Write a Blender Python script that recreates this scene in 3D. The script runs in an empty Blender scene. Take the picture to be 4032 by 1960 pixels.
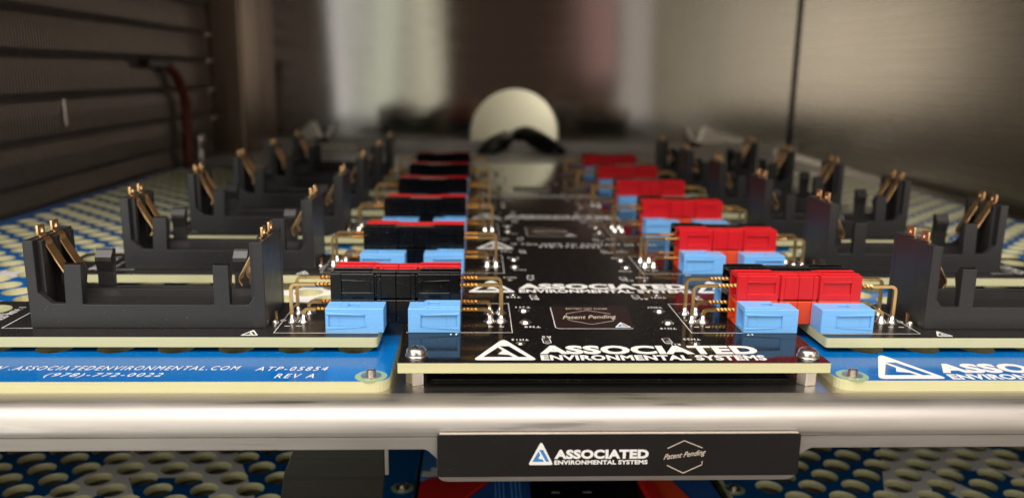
import bpy, bmesh, math, random
from mathutils import Vector, Matrix
random.seed(7)
MM = 0.001
scene = bpy.context.scene
C = scene.collection

# ------------------------------------------------------------------ camera
CX, CY, CZ = -38.15, -238.19, 75.73           # mm, world: x right, y into the chamber, z up
YAW, PITCH, ROLL, FPX = 0.046152, 0.214501, 0.01606, 3197.9
cam_d = bpy.data.cameras.new('camera')
cam = bpy.data.objects.new('camera', cam_d)
C.objects.link(cam)
fw = Vector((math.sin(YAW)*math.cos(PITCH), math.cos(YAW)*math.cos(PITCH), -math.sin(PITCH)))
rt = Vector((math.cos(YAW), -math.sin(YAW), 0))
up = rt.cross(fw)
r2 = rt*math.cos(ROLL) + up*math.sin(ROLL)
u2 = up*math.cos(ROLL) - rt*math.sin(ROLL)
cam.matrix_world = Matrix(((r2.x, u2.x, -fw.x, CX*MM), (r2.y, u2.y, -fw.y, CY*MM), (r2.z, u2.z, -fw.z, CZ*MM), (0, 0, 0, 1)))
cam_d.sensor_width = 36
cam_d.lens = FPX/4032*36
cam_d.clip_start = 0.005
cam_d.clip_end = 20
cam_d.dof.use_dof = True
cam_d.dof.focus_distance = 0.232
cam_d.dof.aperture_fstop = 10.5
scene.camera = cam

# ------------------------------------------------------------------ world and lamps
w = bpy.data.worlds.new('World')
scene.world = w
w.use_nodes = True
bg = w.node_tree.nodes['Background']
bg.inputs[0].default_value = (0.60, 0.40, 0.30, 1)
bg.inputs[1].default_value = 0.09

def area(name, loc, target, sx, sy, power, col):
    l = bpy.data.lights.new(name, 'AREA')
    l.shape = 'RECTANGLE'
    l.size, l.size_y, l.energy, l.color = sx, sy, power, col
    o = bpy.data.objects.new(name, l)
    C.objects.link(o)
    o.location = loc
    o.rotation_euler = (Vector(target) - Vector(loc)).to_track_quat('-Z', 'Y').to_euler()
    return o
area('front_key_lamp', (-0.10, -0.34, 0.66), (-0.02, -0.02, 0), 1.1, 0.36, 10.5, (1, 0.93, 0.86))  # key light hung close above the front, for falloff with depth
area('room_left_fill', (-1.38, -1.75, 0.42), (-1.0, 0.2, 0.0), 1.4, 2.0, 23.0, (1.0, 0.97, 0.88))  # added area light standing in for the bright left side of the room
area('left_streak_fill', (-0.57, -1.75, 0.1), (-0.5, 0.63, 0.1), 0.13, 1.8, 0.75, (0.97, 0.98, 1.0))  # three unseen lights added as tinted streaks in the back wall reflection
area('left_streak_fill', (-0.405, -1.75, 0.1), (-0.35, 0.63, 0.1), 0.13, 1.8, 0.62, (0.90, 1.0, 0.84))
area('left_streak_fill', (-0.265, -1.75, 0.1), (-0.25, 0.63, 0.1), 0.07, 1.8, 0.42, (1.0, 0.99, 0.80))
area('room_right_fill', (1.68, -1.75, 0.42), (1.3, 0.2, 0.0), 1.6, 2.0, 17.0, (1, 0.90, 0.79))  # unseen, added in place of the warmer right side of the room
area('right_streak_fill', (0.60, -1.75, 0.1), (0.55, 0.63, 0.1), 0.20, 1.8, 0.50, (1.0, 0.95, 0.90))  # panel light added for the grey band right of the wall's dark middle
area('pink_streak_fill', (0.42, -1.75, 0.45), (0.3, 0.63, 0.2), 0.12, 0.8, 0.10, (1, 0.60, 0.58))  # added only to lay a pink streak in the back wall reflection
area('white_streak_fill', (0.76, -1.74, 0.45), (0.6, 0.63, 0.2), 0.045, 0.8, 0.14, (0.95, 0.97, 1))  # added for the thin white streak beside the pink one
scene.view_settings.view_transform = 'Standard'
scene.view_settings.look = 'None'
scene.view_settings.exposure = 0
scene.view_settings.gamma = 1

# ------------------------------------------------------------------ materials
MATS = {}
class NT:
    def __init__(s, name):
        s.m = bpy.data.materials.new(name); s.m.use_nodes = True
        s.t = s.m.node_tree; s.b = s.t.nodes['Principled BSDF']
        MATS[name] = s.m
    def n(s, typ, **k):
        x = s.t.nodes.new(typ)
        for a, v in k.items(): setattr(x, a, v)
        return x
    def l(s, a, b): s.t.links.new(a, b)
    def pos(s, scale=(1, 1, 1), obj=False):
        if obj: p = s.n('ShaderNodeTexCoord').outputs['Object']
        else: p = s.n('ShaderNodeNewGeometry').outputs['Position']
        mp = s.n('ShaderNodeMapping'); mp.inputs['Scale'].default_value = scale
        s.l(p, mp.inputs[0]); return mp.outputs[0]
    def noise(s, vec, scale, detail=2, rough=0.5):
        x = s.n('ShaderNodeTexNoise'); s.l(vec, x.inputs['Vector'])
        x.inputs['Scale'].default_value = scale; x.inputs['Detail'].default_value = detail
        x.inputs['Roughness'].default_value = rough
        return x.outputs['Fac']
    def ramp(s, fac, stops):
        x = s.n('ShaderNodeValToRGB'); s.l(fac, x.inputs[0]); e = x.color_ramp.elements
        while len(e) < len(stops): e.new(0.5)
        for i, (p, c) in enumerate(stops):
            e[i].position = p; e[i].color = (c, c, c, 1) if not isinstance(c, tuple) else (*c, 1)
        return x.outputs[0]
    def mix(s, fac, a, b):
        x = s.n('ShaderNodeMix', data_type='RGBA')
        if isinstance(fac, float): x.inputs[0].default_value = fac
        else: s.l(fac, x.inputs[0])
        for i, v in ((6, a), (7, b)):
            if isinstance(v, tuple): x.inputs[i].default_value = (*v, 1)
            else: s.l(v, x.inputs[i])
        return x.outputs[2]
    def math(s, op, a, b=0.0):
        x = s.n('ShaderNodeMath', operation=op)
        for i, v in ((0, a), (1, b)):
            if isinstance(v, (int, float)): x.inputs[i].default_value = v
            else: s.l(v, x.inputs[i])
        return x.outputs[0]
    def bump(s, h, strength, dist):
        x = s.n('ShaderNodeBump'); s.l(h, x.inputs['Height'])
        x.inputs['Strength'].default_value = strength; x.inputs['Distance'].default_value = dist
        s.l(x.outputs[0], s.b.inputs['Normal'])
    def set(s, col=None, rough=None, metal=None, spec=None, coat=None):
        I = s.b.inputs
        if col is not None:
            if isinstance(col, tuple): I['Base Color'].default_value = (*col, 1)
            else: s.l(col, I['Base Color'])
        if rough is not None:
            if isinstance(rough, float): I['Roughness'].default_value = rough
            else: s.l(rough, I['Roughness'])
        if metal is not None: I['Metallic'].default_value = metal
        if spec is not None: I['Specular IOR Level'].default_value = spec
        if coat is not None:
            I['Coat Weight'].default_value = coat; I['Coat Roughness'].default_value = 0.12
        return s

def dusty(name, col, rough, spec=0.5, dust=0.66, dustcol=(0.35, 0.34, 0.32), bumpy=0.05, wear=0.15, speck=2400):
    """plain coloured material with fine relief, faint unevenness and rare specks of dust"""
    s = NT(name)
    p = s.pos()
    big = s.noise(p, 60, 3)
    c2 = tuple(min(1, v*(1+wear)) for v in col); c1 = tuple(v*(1-wear) for v in col)
    base = s.mix(big, c1, c2)
    sp = s.noise(p, speck, 1)
    m = s.ramp(sp, [(dust, 0.0), (dust+0.05, 1.0)])
    base = s.mix(s.math('MULTIPLY', m, 0.6), base, dustcol)
    r = s.math('ADD', s.math('MULTIPLY', s.noise(p, 220, 3), 0.16), rough-0.08)
    s.set(base, s.math('ADD', r, s.math('MULTIPLY', m, 0.3)), 0, spec)
    s.bump(s.noise(p, 1500, 2), bumpy, 0.0002)
    return s
dusty('black_mask', (0.009, 0.008, 0.008), 0.085, 0.22, 0.70, bumpy=0.01)
dusty('black_mask_dull', (0.018, 0.017, 0.017), 0.30, 0.3, 0.68, bumpy=0.05)
dusty('holder_plastic', (0.021, 0.020, 0.020), 0.37, 0.5, 0.755, bumpy=0.12)
dusty('black_housing', (0.004, 0.004, 0.005), 0.16, 0.35, 0.74, bumpy=0.015)
dusty('red_housing', (0.60, 0.008, 0.014), 0.34, 0.45, 0.80, bumpy=0.04, wear=0.06)
dusty('orange_housing', (0.80, 0.075, 0.02), 0.36, 0.45, 0.80, bumpy=0.04, wear=0.06)
dusty('blue_housing', (0.19, 0.49, 0.92), 0.38, 0.45, 0.80, bumpy=0.04, wear=0.05)
dusty('white_silk', (0.84, 0.83, 0.80), 0.45, 0.4, 0.80, bumpy=0.03, wear=0.03)
dusty('blue_print', (0.05, 0.22, 0.55), 0.45, 0.4, 0.80, wear=0.03)
dusty('bronze_print', (0.62, 0.52, 0.42), 0.4, 0.4, 0.80, wear=0.05)
dusty('label_black', (0.012, 0.010, 0.010), 0.42, 0.35, 0.79, bumpy=0.03)
dusty('patent_brown', (0.022, 0.012, 0.012), 0.30, 0.4, 0.74, bumpy=0.02)
dusty('pale_strip', (0.84, 0.83, 0.80), 0.35, 0.5, 0.80)
dusty('nylon', (0.78, 0.78, 0.76), 0.4, 0.4, 0.80)
dusty('port_cream', (0.80, 0.76, 0.60), 0.6, 0.3, 0.80, wear=0.03)
dusty('cable_black', (0.008, 0.008, 0.008), 0.45, 0.4, 0.80)
dusty('rust_tube', (0.16, 0.035, 0.018), 0.5, 0.4, 0.80)
dusty('red_card', (0.62, 0.02, 0.015), 0.35, 0.4, 0.76)
dusty('blue_card', (0.02, 0.10, 0.36), 0.35, 0.4, 0.76)

s = NT('fr4'); p = s.pos()
lay = s.noise(s.pos((40, 40, 2600)), 1, 2)
s.set(s.mix(s.noise(p, 130, 3), s.mix(lay, (0.54, 0.53, 0.27), (0.65, 0.63, 0.36)), (0.65, 0.62, 0.37)), 0.5, 0, 0.4)
s.b.inputs['Subsurface Weight'].default_value = 0.0
s.bump(lay, 0.15, 0.0003)

def metal(name, col, rough, nscale=300, b=0.05, var=0.12):
    s = NT(name); p = s.pos()
    n = s.noise(p, nscale, 3)
    s.set(s.mix(n, tuple(v*(1-var) for v in col), col), s.math('ADD', s.math('MULTIPLY', n, 0.15), rough-0.07), 1.0)
    s.bump(n, b, 0.0003)
metal('gold', (0.90, 0.60, 0.25), 0.32, 300, 0.02)
metal('bronze', (0.84, 0.52, 0.25), 0.38, 200, 0.01, 0.08)
metal('solder', (0.80, 0.79, 0.76), 0.22, 900, 0.2)
metal('nickel', (0.78, 0.73, 0.66), 0.32, 600, 0.06)
metal('aluminium_fin', (0.56, 0.50, 0.46), 0.40, 150, 0.05, 0.25)

def brushed(name, col, rough, axis, streak=0.10, wavy=0.0, col2=None, smear=0.10):
    """brushed stainless steel; grain runs along the given axis"""
    s = NT(name)
    sc = {'x': (6, 900, 900), 'y': (900, 6, 900), 'z': (900, 900, 6)}[axis]
    g = s.noise(s.pos(sc), 1, 4, 0.65)
    big = s.noise(s.pos(), 9, 3)
    c2 = col2 or tuple(v*0.86 for v in col)
    s.set(s.mix(s.math('ADD', s.math('MULTIPLY', g, 0.6), s.math('MULTIPLY', big, 0.4)), c2, col),
          s.math('ADD', s.math('MULTIPLY', g, 0.16), rough-0.08), 1.0)
    h = s.math('MULTIPLY', g, smear)
    if wavy:
        lo = s.noise(s.pos((1, 1, 0.35)), 7, 1)
        h = s.math('ADD', h, s.math('MULTIPLY', lo, wavy))
    s.bump(h, 1.0, 0.001)
    return s
LIP = brushed('steel_lip', (0.56, 0.525, 0.485), 0.42, 'x', smear=0.02)
_p = LIP.pos()
_sm = LIP.noise(_p, 28, 4, 0.6)
_sc = LIP.ramp(LIP.noise(LIP.pos((22, 420, 420)), 1, 3, 0.7), [(0.56, 0.0), (0.72, 1.0)])
_old = LIP.b.inputs['Roughness'].links[0].from_socket
LIP.l(LIP.math('ADD', _old, LIP.math('ADD', LIP.math('MULTIPLY', _sm, 0.22), LIP.math('MULTIPLY', _sc, -0.16))), LIP.b.inputs['Roughness'])
_oc = LIP.b.inputs['Base Color'].links[0].from_socket
LIP.l(LIP.mix(LIP.math('MULTIPLY', LIP.ramp(LIP.noise(LIP.pos((14, 300, 300)), 1, 4, 0.7), [(0.50, 0.0), (0.75, 1.0)]), 0.5), _oc, (0.36, 0.32, 0.29)), LIP.b.inputs['Base Color'])
brushed('steel_tray', (0.70, 0.66, 0.61), 0.30, 'x', smear=0.02)
brushed('steel_back', (0.56, 0.52, 0.47), 0.085, 'x', wavy=2.0, smear=0.02)
brushed('steel_side', (0.46, 0.41, 0.345), 0.27, 'y', wavy=0.4, smear=0.006)
brushed('steel_post', (0.27, 0.21, 0.16), 0.35, 'z', smear=0.02)
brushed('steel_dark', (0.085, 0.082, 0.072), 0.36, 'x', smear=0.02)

# logo shapes (mm, apex up), taken about the apex foot at (0,0) = bottom middle
LOGO_OUT = [(-9.55, 0), (9.55, 0), (0, 19.6)]
LOGO_IN = [[(-1.9, 11.3), (-0.55, 8.3), (-2.0, 5.2), (1.3, 4.5), (2.5, 2.6), (-6.5, 2.6)],
           [(-1.4, 12.4), (1.5, 12.4), (6.6, 2.6), (4.0, 2.6)]]

def perf_material(name, base, logos, polys=()):
    """solder mask with a white printed logo; logos = (cx, cy of bottom middle, scale) in mm"""
    s = NT(name)
    geo = s.n('ShaderNodeNewGeometry').outputs['Position']
    sep = s.n('ShaderNodeSeparateXYZ'); s.l(geo, sep.inputs[0])
    X, Y = sep.outputs[0], sep.outputs[1]
    def half(a, b, cx, cy, k):
        (x1, y1), (x2, y2) = [((cx+q[0]*k)*MM, (cy+q[1]*k)*MM) for q in (a, b)]
        nx, ny = -(y2-y1), (x2-x1); L = math.hypot(nx, ny); nx /= L; ny /= L
        return s.math('ADD', s.math('ADD', s.math('MULTIPLY', X, nx), s.math('MULTIPLY', Y, ny)), -(nx*x1+ny*y1))
    def convex(pts, cx, cy, k):
        d = None
        for i in range(len(pts)):
            h = half(pts[i], pts[(i+1) % len(pts)], cx, cy, k)
            d = h if d is None else s.math('MINIMUM', d, h)
        return s.math('GREATER_THAN', d, 0.0)
    tot = None
    for cx, cy, k in logos:
        m = convex([(-9.0, 0), (9.0, 0), (1.2, 17.2), (-1.2, 17.2)], cx, cy, k)
        for hole in ([(-1.9, 11.3), (-6.5, 2.6), (-2.0, 5.2), (-0.55, 8.3)], [(-6.5, 2.6), (2.5, 2.6), (1.3, 4.5), (-2.0, 5.2)],
                     [(-1.4, 12.4), (4.0, 2.6), (6.6, 2.6), (1.5, 12.4)]):
            m = s.math('SUBTRACT', m, convex(hole, cx, cy, k))
        tot = m if tot is None else s.math('MAXIMUM', tot, m)
    for q in polys:
        m = convex(q, 0, 0, 1)
        tot = m if tot is None else s.math('MAXIMUM', tot, m)
    p = s.pos()
    n = s.noise(p, 45, 3)
    col = s.mix(n, base, tuple(v*1.25 for v in base))
    col = s.mix(s.math('MULTIPLY', s.ramp(s.noise(p, 2300, 1), [(0.70, 0.0), (0.76, 1.0)]), 0.4), col, (0.5, 0.55, 0.6))
    col = s.mix(s.math('MAXIMUM', tot, 0.0), col, (0.88, 0.88, 0.87)) if tot is not None else col
    s.set(col, 0.16, 0, 0.5)
    s.bump(s.noise(p, 1200, 2), 0.03, 0.0002)
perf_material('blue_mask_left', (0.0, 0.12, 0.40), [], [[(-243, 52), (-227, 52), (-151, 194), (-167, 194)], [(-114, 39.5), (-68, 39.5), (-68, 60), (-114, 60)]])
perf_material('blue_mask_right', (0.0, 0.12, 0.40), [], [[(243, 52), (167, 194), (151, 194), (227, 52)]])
perf_material('blue_mask_shaded_left', (0.0, 0.085, 0.27), [(-160, -59, 9.6)])  # blue darkened to carry the shade under the upper tray
perf_material('blue_mask_shaded_right', (0.0, 0.085, 0.27), [(163, -61, 9.9)])  # same darkened blue, shade of the upper tray put into the colour

# ------------------------------------------------------------------ mesh helpers (all in mm)
class MB:
    def __init__(s): s.v = []; s.f = []; s.mi = []; s.cur = 0
    def add(s, vs, fs):
        o = len(s.v); s.v += [tuple(x) for x in vs]
        for f in fs: s.f.append(tuple(i+o for i in f)); s.mi.append(s.cur)
        return s
    def box(s, x0, x1, y0, y1, z0, z1):
        v = [(x, y, z) for z in (z0, z1) for y in (y0, y1) for x in (x0, x1)]
        return s.add(v, [(0, 2, 3, 1), (4, 5, 7, 6), (0, 1, 5, 4), (2, 6, 7, 3), (0, 4, 6, 2), (1, 3, 7, 5)])
    def prism(s, poly, a, b, axis='y'):
        """polygon in the plane across `axis`, extruded from a to b; poly is (u,v): y->(x,z), x->(y,z), z->(x,y)"""
        f = {'y': lambda u, v, t: (u, t, v), 'x': lambda u, v, t: (t, u, v), 'z': lambda u, v, t: (u, v, t)}[axis]
        n = len(poly)
        vs = [f(u, v, a) for u, v in poly] + [f(u, v, b) for u, v in poly]
        fs = [tuple(range(n)), tuple(reversed(range(n, 2*n)))] + [(i, i+n, (i+1) % n+n, (i+1) % n) for i in range(n)]
        return s.add(vs, fs)
    def lathe(s, prof, cx, cy, n=20):
        """profile of (r,z) turned about a vertical axis"""
        vs = []; fs = []
        for r, z in prof:
            for i in range(n):
                a = 2*math.pi*i/n; vs.append((cx+r*math.cos(a), cy+r*math.sin(a), z))
        for j in range(len(prof)-1):
            for i in range(n):
                k = (i+1) % n; fs.append((j*n+i, j*n+k, (j+1)*n+k, (j+1)*n+i))
        fs.append(tuple(range((len(prof)-1)*n, len(prof)*n)))
        return s.add(vs, fs)
    def sweep(s, path, r, n=8, twist=None, sq=False):
        """tube along points; twist = per-point angle of the section"""
        P = [Vector(q) for q in path]; vs = []; fs = []
        t0 = (P[1]-P[0]).normalized()
        ref = Vector((0, 0, 1)) if abs(t0.z) < 0.9 else Vector((0, 1, 0))
        u = (ref - t0*ref.dot(t0)).normalized()
        for i, q in enumerate(P):
            t = (P[min(i+1, len(P)-1)]-P[max(i-1, 0)]).normalized()
            u = (u - t*u.dot(t)).normalized(); w_ = t.cross(u)
            rr = r[i] if isinstance(r, (list, tuple)) else r
            for k in range(n):
                a = 2*math.pi*(k+0.5)/n + (twist[i] if twist else 0)
                vs.append(q + (u*math.cos(a)+w_*math.sin(a))*rr)
        for i in range(len(P)-1):
            for k in range(n):
                k2 = (k+1) % n; fs.append((i*n+k, i*n+k2, (i+1)*n+k2, (i+1)*n+k))
        fs.append(tuple(reversed(range(n)))); fs.append(tuple(range((len(P)-1)*n, len(P)*n)))
        return s.add(vs, fs)
    def mesh(s, name, bevel=0, smooth=False, seg=2):
        me = bpy.data.meshes.new(name)
        me.from_pydata([(x*MM, y*MM, z*MM) for x, y, z in s.v], [], s.f)
        me.polygons.foreach_set('material_index', s.mi)
        bm = bmesh.new(); bm.from_mesh(me)
        bmesh.ops.recalc_face_normals(bm, faces=bm.faces)
        if bevel:
            es = [e for e in bm.edges if len(e.link_faces) == 2 and e.calc_face_angle(0) > 0.6]
            bmesh.ops.bevel(bm, geom=es, offset=bevel*MM, segments=seg, affect='EDGES', clamp_overlap=True, profile=0.6)
        bm.to_mesh(me); bm.free()
        if smooth: me.polygons.foreach_set('use_smooth', [True]*len(me.polygons))
        return me

def smooth_by_angle(me, ang=40):
    me.polygons.foreach_set('use_smooth', [True]*len(me.polygons))
    bm = bmesh.new(); bm.from_mesh(me)
    for e in bm.edges:
        e.smooth = not (len(e.link_faces) == 2 and e.calc_face_angle(0) > math.radians(ang))
    bm.to_mesh(me); bm.free()
    return me

def obj(name, me, mats, parent=None):
    o = bpy.data.objects.new(name, me)
    C.objects.link(o)
    if mats and len(me.materials) == 0:
        for m in (mats if isinstance(mats, (list, tuple)) else [mats]): me.materials.append(MATS[m])
    if parent: o.parent = parent
    return o
def thing(name, label, cat, loc=(0, 0, 0), group=None):
    o = bpy.data.objects.new(name, None); C.objects.link(o)
    o.empty_display_size = 0.005
    o.location = Vector(loc)*MM; o['label'] = label; o['category'] = cat
    if group: o['group'] = group
    return o
def tag(o, label, cat, group=None):
    o['label'] = label; o['category'] = cat
    if group: o['group'] = group
    return o
def struct(o): o['kind'] = 'structure'; return o
def dup(root, label, dx=0, dy=0, rot=0):
    r = root.copy(); C.objects.link(r); r['label'] = label
    r.location = root.location + Vector((dx, dy, 0))*MM; r.rotation_euler = (0, 0, rot)
    for ch in list(root.children):
        c = ch.copy(); C.objects.link(c); c.parent = r
        for g in list(ch.children):
            d = g.copy(); C.objects.link(d); d.parent = c
    return r
def round_poly(pts, r, n=5):
    out = []; N = len(pts)
    for i in range(N):
        rr = r[i] if isinstance(r, (list, tuple)) else r
        p0, p1, p2 = Vector(pts[i-1]), Vector(pts[i]), Vector(pts[(i+1) % N])
        if rr <= 0: out.append(tuple(p1)); continue
        a = (p0-p1).normalized(); b = (p2-p1).normalized()
        half = a.angle(b)/2; d = min(rr/math.tan(half), 0.45*(p0-p1).length, 0.45*(p2-p1).length)
        s_, e_ = p1+a*d, p1+b*d
        for k in range(n+1):
            t = k/n; out.append(tuple(s_*(1-t)**2 + p1*2*t*(1-t) + e_*t**2))
    return out
TMP = []
def curve_mesh(splines, z0, z1, name='flat', bevel=0):
    """flat shape with holes: first outline, then the holes (x,y mm), between heights z0 and z1"""
    cu = bpy.data.curves.new('tmp', 'CURVE'); cu.dimensions = '2D'; cu.fill_mode = 'BOTH'
    for sp in splines:
        k = cu.splines.new('POLY'); k.points.add(len(sp)-1)
        for p_, q in zip(k.points, sp): p_.co = (q[0], q[1], 0, 1)
        k.use_cyclic_u = True
    cu.extrude = (z1-z0)/2
    return to_mesh(cu, name, lambda v: ((v.x)*MM, (v.y)*MM, (v.z+(z0+z1)/2)*MM))
def to_mesh(cu, name, fn):
    o = bpy.data.objects.new('tmp', cu); C.objects.link(o)
    dg = bpy.context.evaluated_depsgraph_get(); dg.update()
    me = bpy.data.meshes.new_from_object(o.evaluated_get(dg)); me.name = name
    for v in me.vertices: v.co = fn(v.co)
    bpy.data.objects.remove(o); bpy.data.curves.remove(cu)
    me.materials.clear()
    return me
def text_mesh(body, x0, x1, y0, y1, z, bold=0.0, shear=0.0, flip=False, spacing=1.0, th=0.03, vertical=False, slant=0.0):
    """text fitted into the box x0..x1, y0..y1 on the plane z (or upright on y=z when vertical)"""
    cu = bpy.data.curves.new('tmp', 'FONT'); cu.body = body; cu.size = 1; cu.offset = bold; cu.shear = shear
    cu.space_character = spacing; cu.extrude = 0.001; cu.resolution_u = 3
    me = to_mesh(cu, 'lettering', lambda v: v.copy())
    xs = [v.co.x for v in me.vertices]; ys = [v.co.y for v in me.vertices]
    ax, bx, ay, by = min(xs), max(xs), min(ys), max(ys)
    for v in me.vertices:
        u = (v.co.x-ax)/(bx-ax); t = (v.co.y-ay)/(by-ay); hz = th if v.co.z > 0 else 0
        if flip: u, t = 1-u, 1-t
        x, y = x0+u*(x1-x0), y0+t*(y1-y0)+slant*u
        v.co = Vector((x, z-hz, y) if vertical else (x, y, z+hz))*MM
    return me
def merge_meshes(ms, name):
    bm = bmesh.new()
    for m in ms: bm.from_mesh(m)
    me = bpy.data.meshes.new(name); bm.to_mesh(me); bm.free()
    for m in ms: bpy.data.meshes.remove(m)
    return me
def logo_mesh(cx, cy, k, z, mirror=False, th=0.03, rot=0.0, solid=None):
    tr = lambda p_: (cx+(p_[0]*math.cos(rot)-p_[1]*math.sin(rot))*k, cy+(p_[0]*math.sin(rot)+p_[1]*math.cos(rot))*k)
    outs = [[tr(q) for q in round_poly(LOGO_OUT, [1.3, 1.3, 1.6])]] + [[tr(q) for q in h] for h in LOGO_IN]
    return curve_mesh(outs, z, z+th, 'logo')
def by_normal(me, top, side):
    """top faces get the first material, everything else the second"""
    me.materials.clear(); me.materials.append(MATS[top]); me.materials.append(MATS[side])
    for p_ in me.polygons: p_.material_index = 0 if abs(p_.normal.z) > 0.7 else 1
    return me
ORD = ['first', 'second', 'third', 'fourth', 'fifth', 'sixth']
P_ROW = 72.75

# ------------------------------------------------------------------ chamber (setting)
XL, XR, YB, ZT = -296.0, 302.0, 636.0, 232.0
ZTRAY = -7.6
# back wall with a round port
pc, pr = (3.0, 11.0), 47.0
hole = [(pc[0]+pr*math.cos(2*math.pi*i/64), pc[1]+pr*math.sin(2*math.pi*i/64)) for i in range(64)]
me = curve_mesh([[(XL-30, -170), (XR, -170), (XR, ZT), (XL-30, ZT)], hole], 0, 3, 'back_wall')
for v in me.vertices: v.co = Vector((v.co.x, YB*MM + v.co.z, v.co.y))
bw = struct(obj('back_wall', me, 'steel_back'))
m = MB()
for i in range(48):
    a0, a1 = 2*math.pi*i/48, 2*math.pi*(i+1)/48
    q = lambda a, y, r: (pc[0]+r*math.cos(a), y, pc[1]+r*math.sin(a))
    m.add([q(a0, YB+3, pr), q(a1, YB+3, pr), q(a1, YB+22, pr), q(a0, YB+22, pr)], [(0, 1, 2, 3)])
tun = obj('port_tunnel', m.mesh('port_tunnel', smooth=True), 'port_cream', bw)
m = MB(); m.box(XR, XR+4, -90, YB+4, -170, ZT)
struct(obj('right_wall', m.mesh('right_wall'), 'steel_side'))
m = MB(); m.box(XR-2.6, XR-0.02, YB-2.0, YB-0.02, -6, ZT)
obj('corner_seam', m.mesh('corner_seam', 0.4), 'cable_black', bw)  # dark strip drawn in place of the narrow seam gap
m = MB(); m.box(XL-8, XL-5, -90, YB-1, -170, ZT)
struct(obj('left_wall', m.mesh('left_wall'), 'steel_dark'))
m = MB(); m.box(XL-8, XR+4, -5, YB+4, ZT+1, ZT+5)
struct(obj('chamber_ceiling', m.mesh('chamber_ceiling'), 'steel_side'))
m = MB(); m.prism(round_poly([(XL-4, 570), (-262, 570), (-262, YB-1), (XL-4, YB-1)], [0, 4, 0, 0]), -170, ZT, 'z')
struct(obj('corner_post', smooth_by_angle(m.mesh('corner_post')), 'steel_post'))
# stand-in panel behind the open port, and cables
m = MB(); m.box(-110, 120, YB+74, YB+78, -110, 120)
o = tag(obj('port_backdrop', m.mesh('port_backdrop'), 'port_cream'), 'cream stand-in panel for the lit room seen through the port', 'panel')  # stands in for the lit room beyond the open port
area('backdrop_fill', (0.10, (YB+30)*MM, 0.10), (0.0, (YB+74)*MM, 0.01), 0.05, 0.05, 0.16, (1, 0.97, 0.86))  # unseen lamp added behind the wall to brighten the cream panel
def spline(pts, n=8):
    P = [Vector(q) for q in pts]; out = []
    for i in range(len(P)-1):
        p0, p1, p2, p3 = P[max(i-1, 0)], P[i], P[i+1], P[min(i+2, len(P)-1)]
        for k in range(n):
            t = k/n
            out.append(0.5*((2*p1)+(p2-p0)*t+(2*p0-5*p1+4*p2-p3)*t*t+(3*p1-p0-3*p2+p3)*t**3))
    out.append(P[-1]); return out
m = MB(); m.sweep(spline([(2, YB+40, -2), (-2, YB+14, 2), (-6, 640, 4.5), (-12, 626, 3), (-22, 612, -1), (-28, 596, -8)]), [9.5]*41, 16)
tag(obj('port_cable', m.mesh('port_cable', smooth=True), 'cable_black'), 'short black cable curving left out of the round port', 'cable')
m = MB(); m.sweep(spline([(8, YB+40, 4), (12, YB+14, 8), (18, 640, 9.0), (28, 626, 5), (38, 614, -1), (46, 600, -8)]), [9.8]*41, 16)
tag(obj('port_cable', m.mesh('port_cable', smooth=True), 'cable_black'), 'thicker black cable humping right out of the round port', 'cable')

# evaporator fins along the left wall
coil = thing('finned_coil', 'dark aluminium finned coil covering the left chamber wall', 'coil', (XL, 350, ZTRAY))
zs = [-17.1+24.7*i for i in range(14)]
prof = [(XL-4.5, zs[0])]
for i in range(len(zs)-1):
    z0, z1 = zs[i], zs[i+1]
    prof += [(-292.6, z0+0.4), (-291.4, z0+3), (-291.5, z0+14), (-292.2, z1-3), (-293.4, z1-0.4)]
prof.append((XL-4.5, zs[-1]))
m = MB(); m.prism([(x-XL, z-ZTRAY) for x, z in prof], -0.4, 0.4)
fin = m.mesh('fin')
for i in range(136):
    o = obj('fin', fin, 'aluminium_fin', coil); o.location = Vector((0, 146+i*3.1-350, 0))*MM
m = MB(); m.box(-4.8, -4.2, -210, 224, -10, 300)
obj('backing_sheet', m.mesh('backing_sheet'), 'steel_dark', coil)
for z in (84, 57, 30, 108):
    m = MB(); m.sweep(spline([(2, 212, z-ZTRAY-3), (4.2, 222, z-ZTRAY-1.5), (4.6, 232, z-ZTRAY), (4, 240, z-ZTRAY+3), (0, 242, z-ZTRAY+5)], 5), 2.6, 10)
    obj('return_bend', m.mesh('return_bend', smooth=True), 'nickel', coil)
t = thing('sensor_tube', 'rust coloured tube hanging from a black clip on the finned coil', 'tube', (-286, 470, ZTRAY))
m = MB(); m.sweep([Vector(q)-Vector((-286, 470, ZTRAY)) for q in spline([(-287, 436, 77.5), (-285, 452, 71), (-284.5, 464, 60), (-284.5, 473, 45), (-284.5, 474, 22), (-284.5, 471, -7)])], 4.2, 12)
obj('tube', m.mesh('tube', smooth=True), 'rust_tube', t)
m = MB(); m.box(-5, 3, -73, -30, 82, 88.5)
obj('clip', m.mesh('clip', 0.8), 'cable_black', t)
t = thing('mounting_stud', 'shiny domed steel stud beside the coil near the corner post', 'stud', (-284, 500, ZTRAY))
m = MB(); m.lathe([(2.6, 0), (2.6, 10), (2.2, 11), (2.6, 12), (2.2, 13), (2.6, 14), (2.2, 15), (2.6, 16), (2.2, 17), (2.6, 18)], 0, 0)
obj('threaded_rod', m.mesh('threaded_rod', smooth=True), 'nickel', t)
m = MB(); m.lathe([(4.4, 17.5), (4.6, 20), (4.4, 23), (3.2, 25.5), (1.2, 26.8), (0.1, 27)], 0, 0)
obj('dome_nut', m.mesh('dome_nut', smooth=True), 'nickel', t)
m = MB(); m.box(-3.5, 3.5, -1.2, 1.2, 0, 23)
t2 = obj('fin_clip', m.mesh('fin_clip', 0.5), 'solder'); t2.location = Vector((-290.2, 277, 39))*MM; t2.scale = (0.25, 0.6, 0.7)
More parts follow.
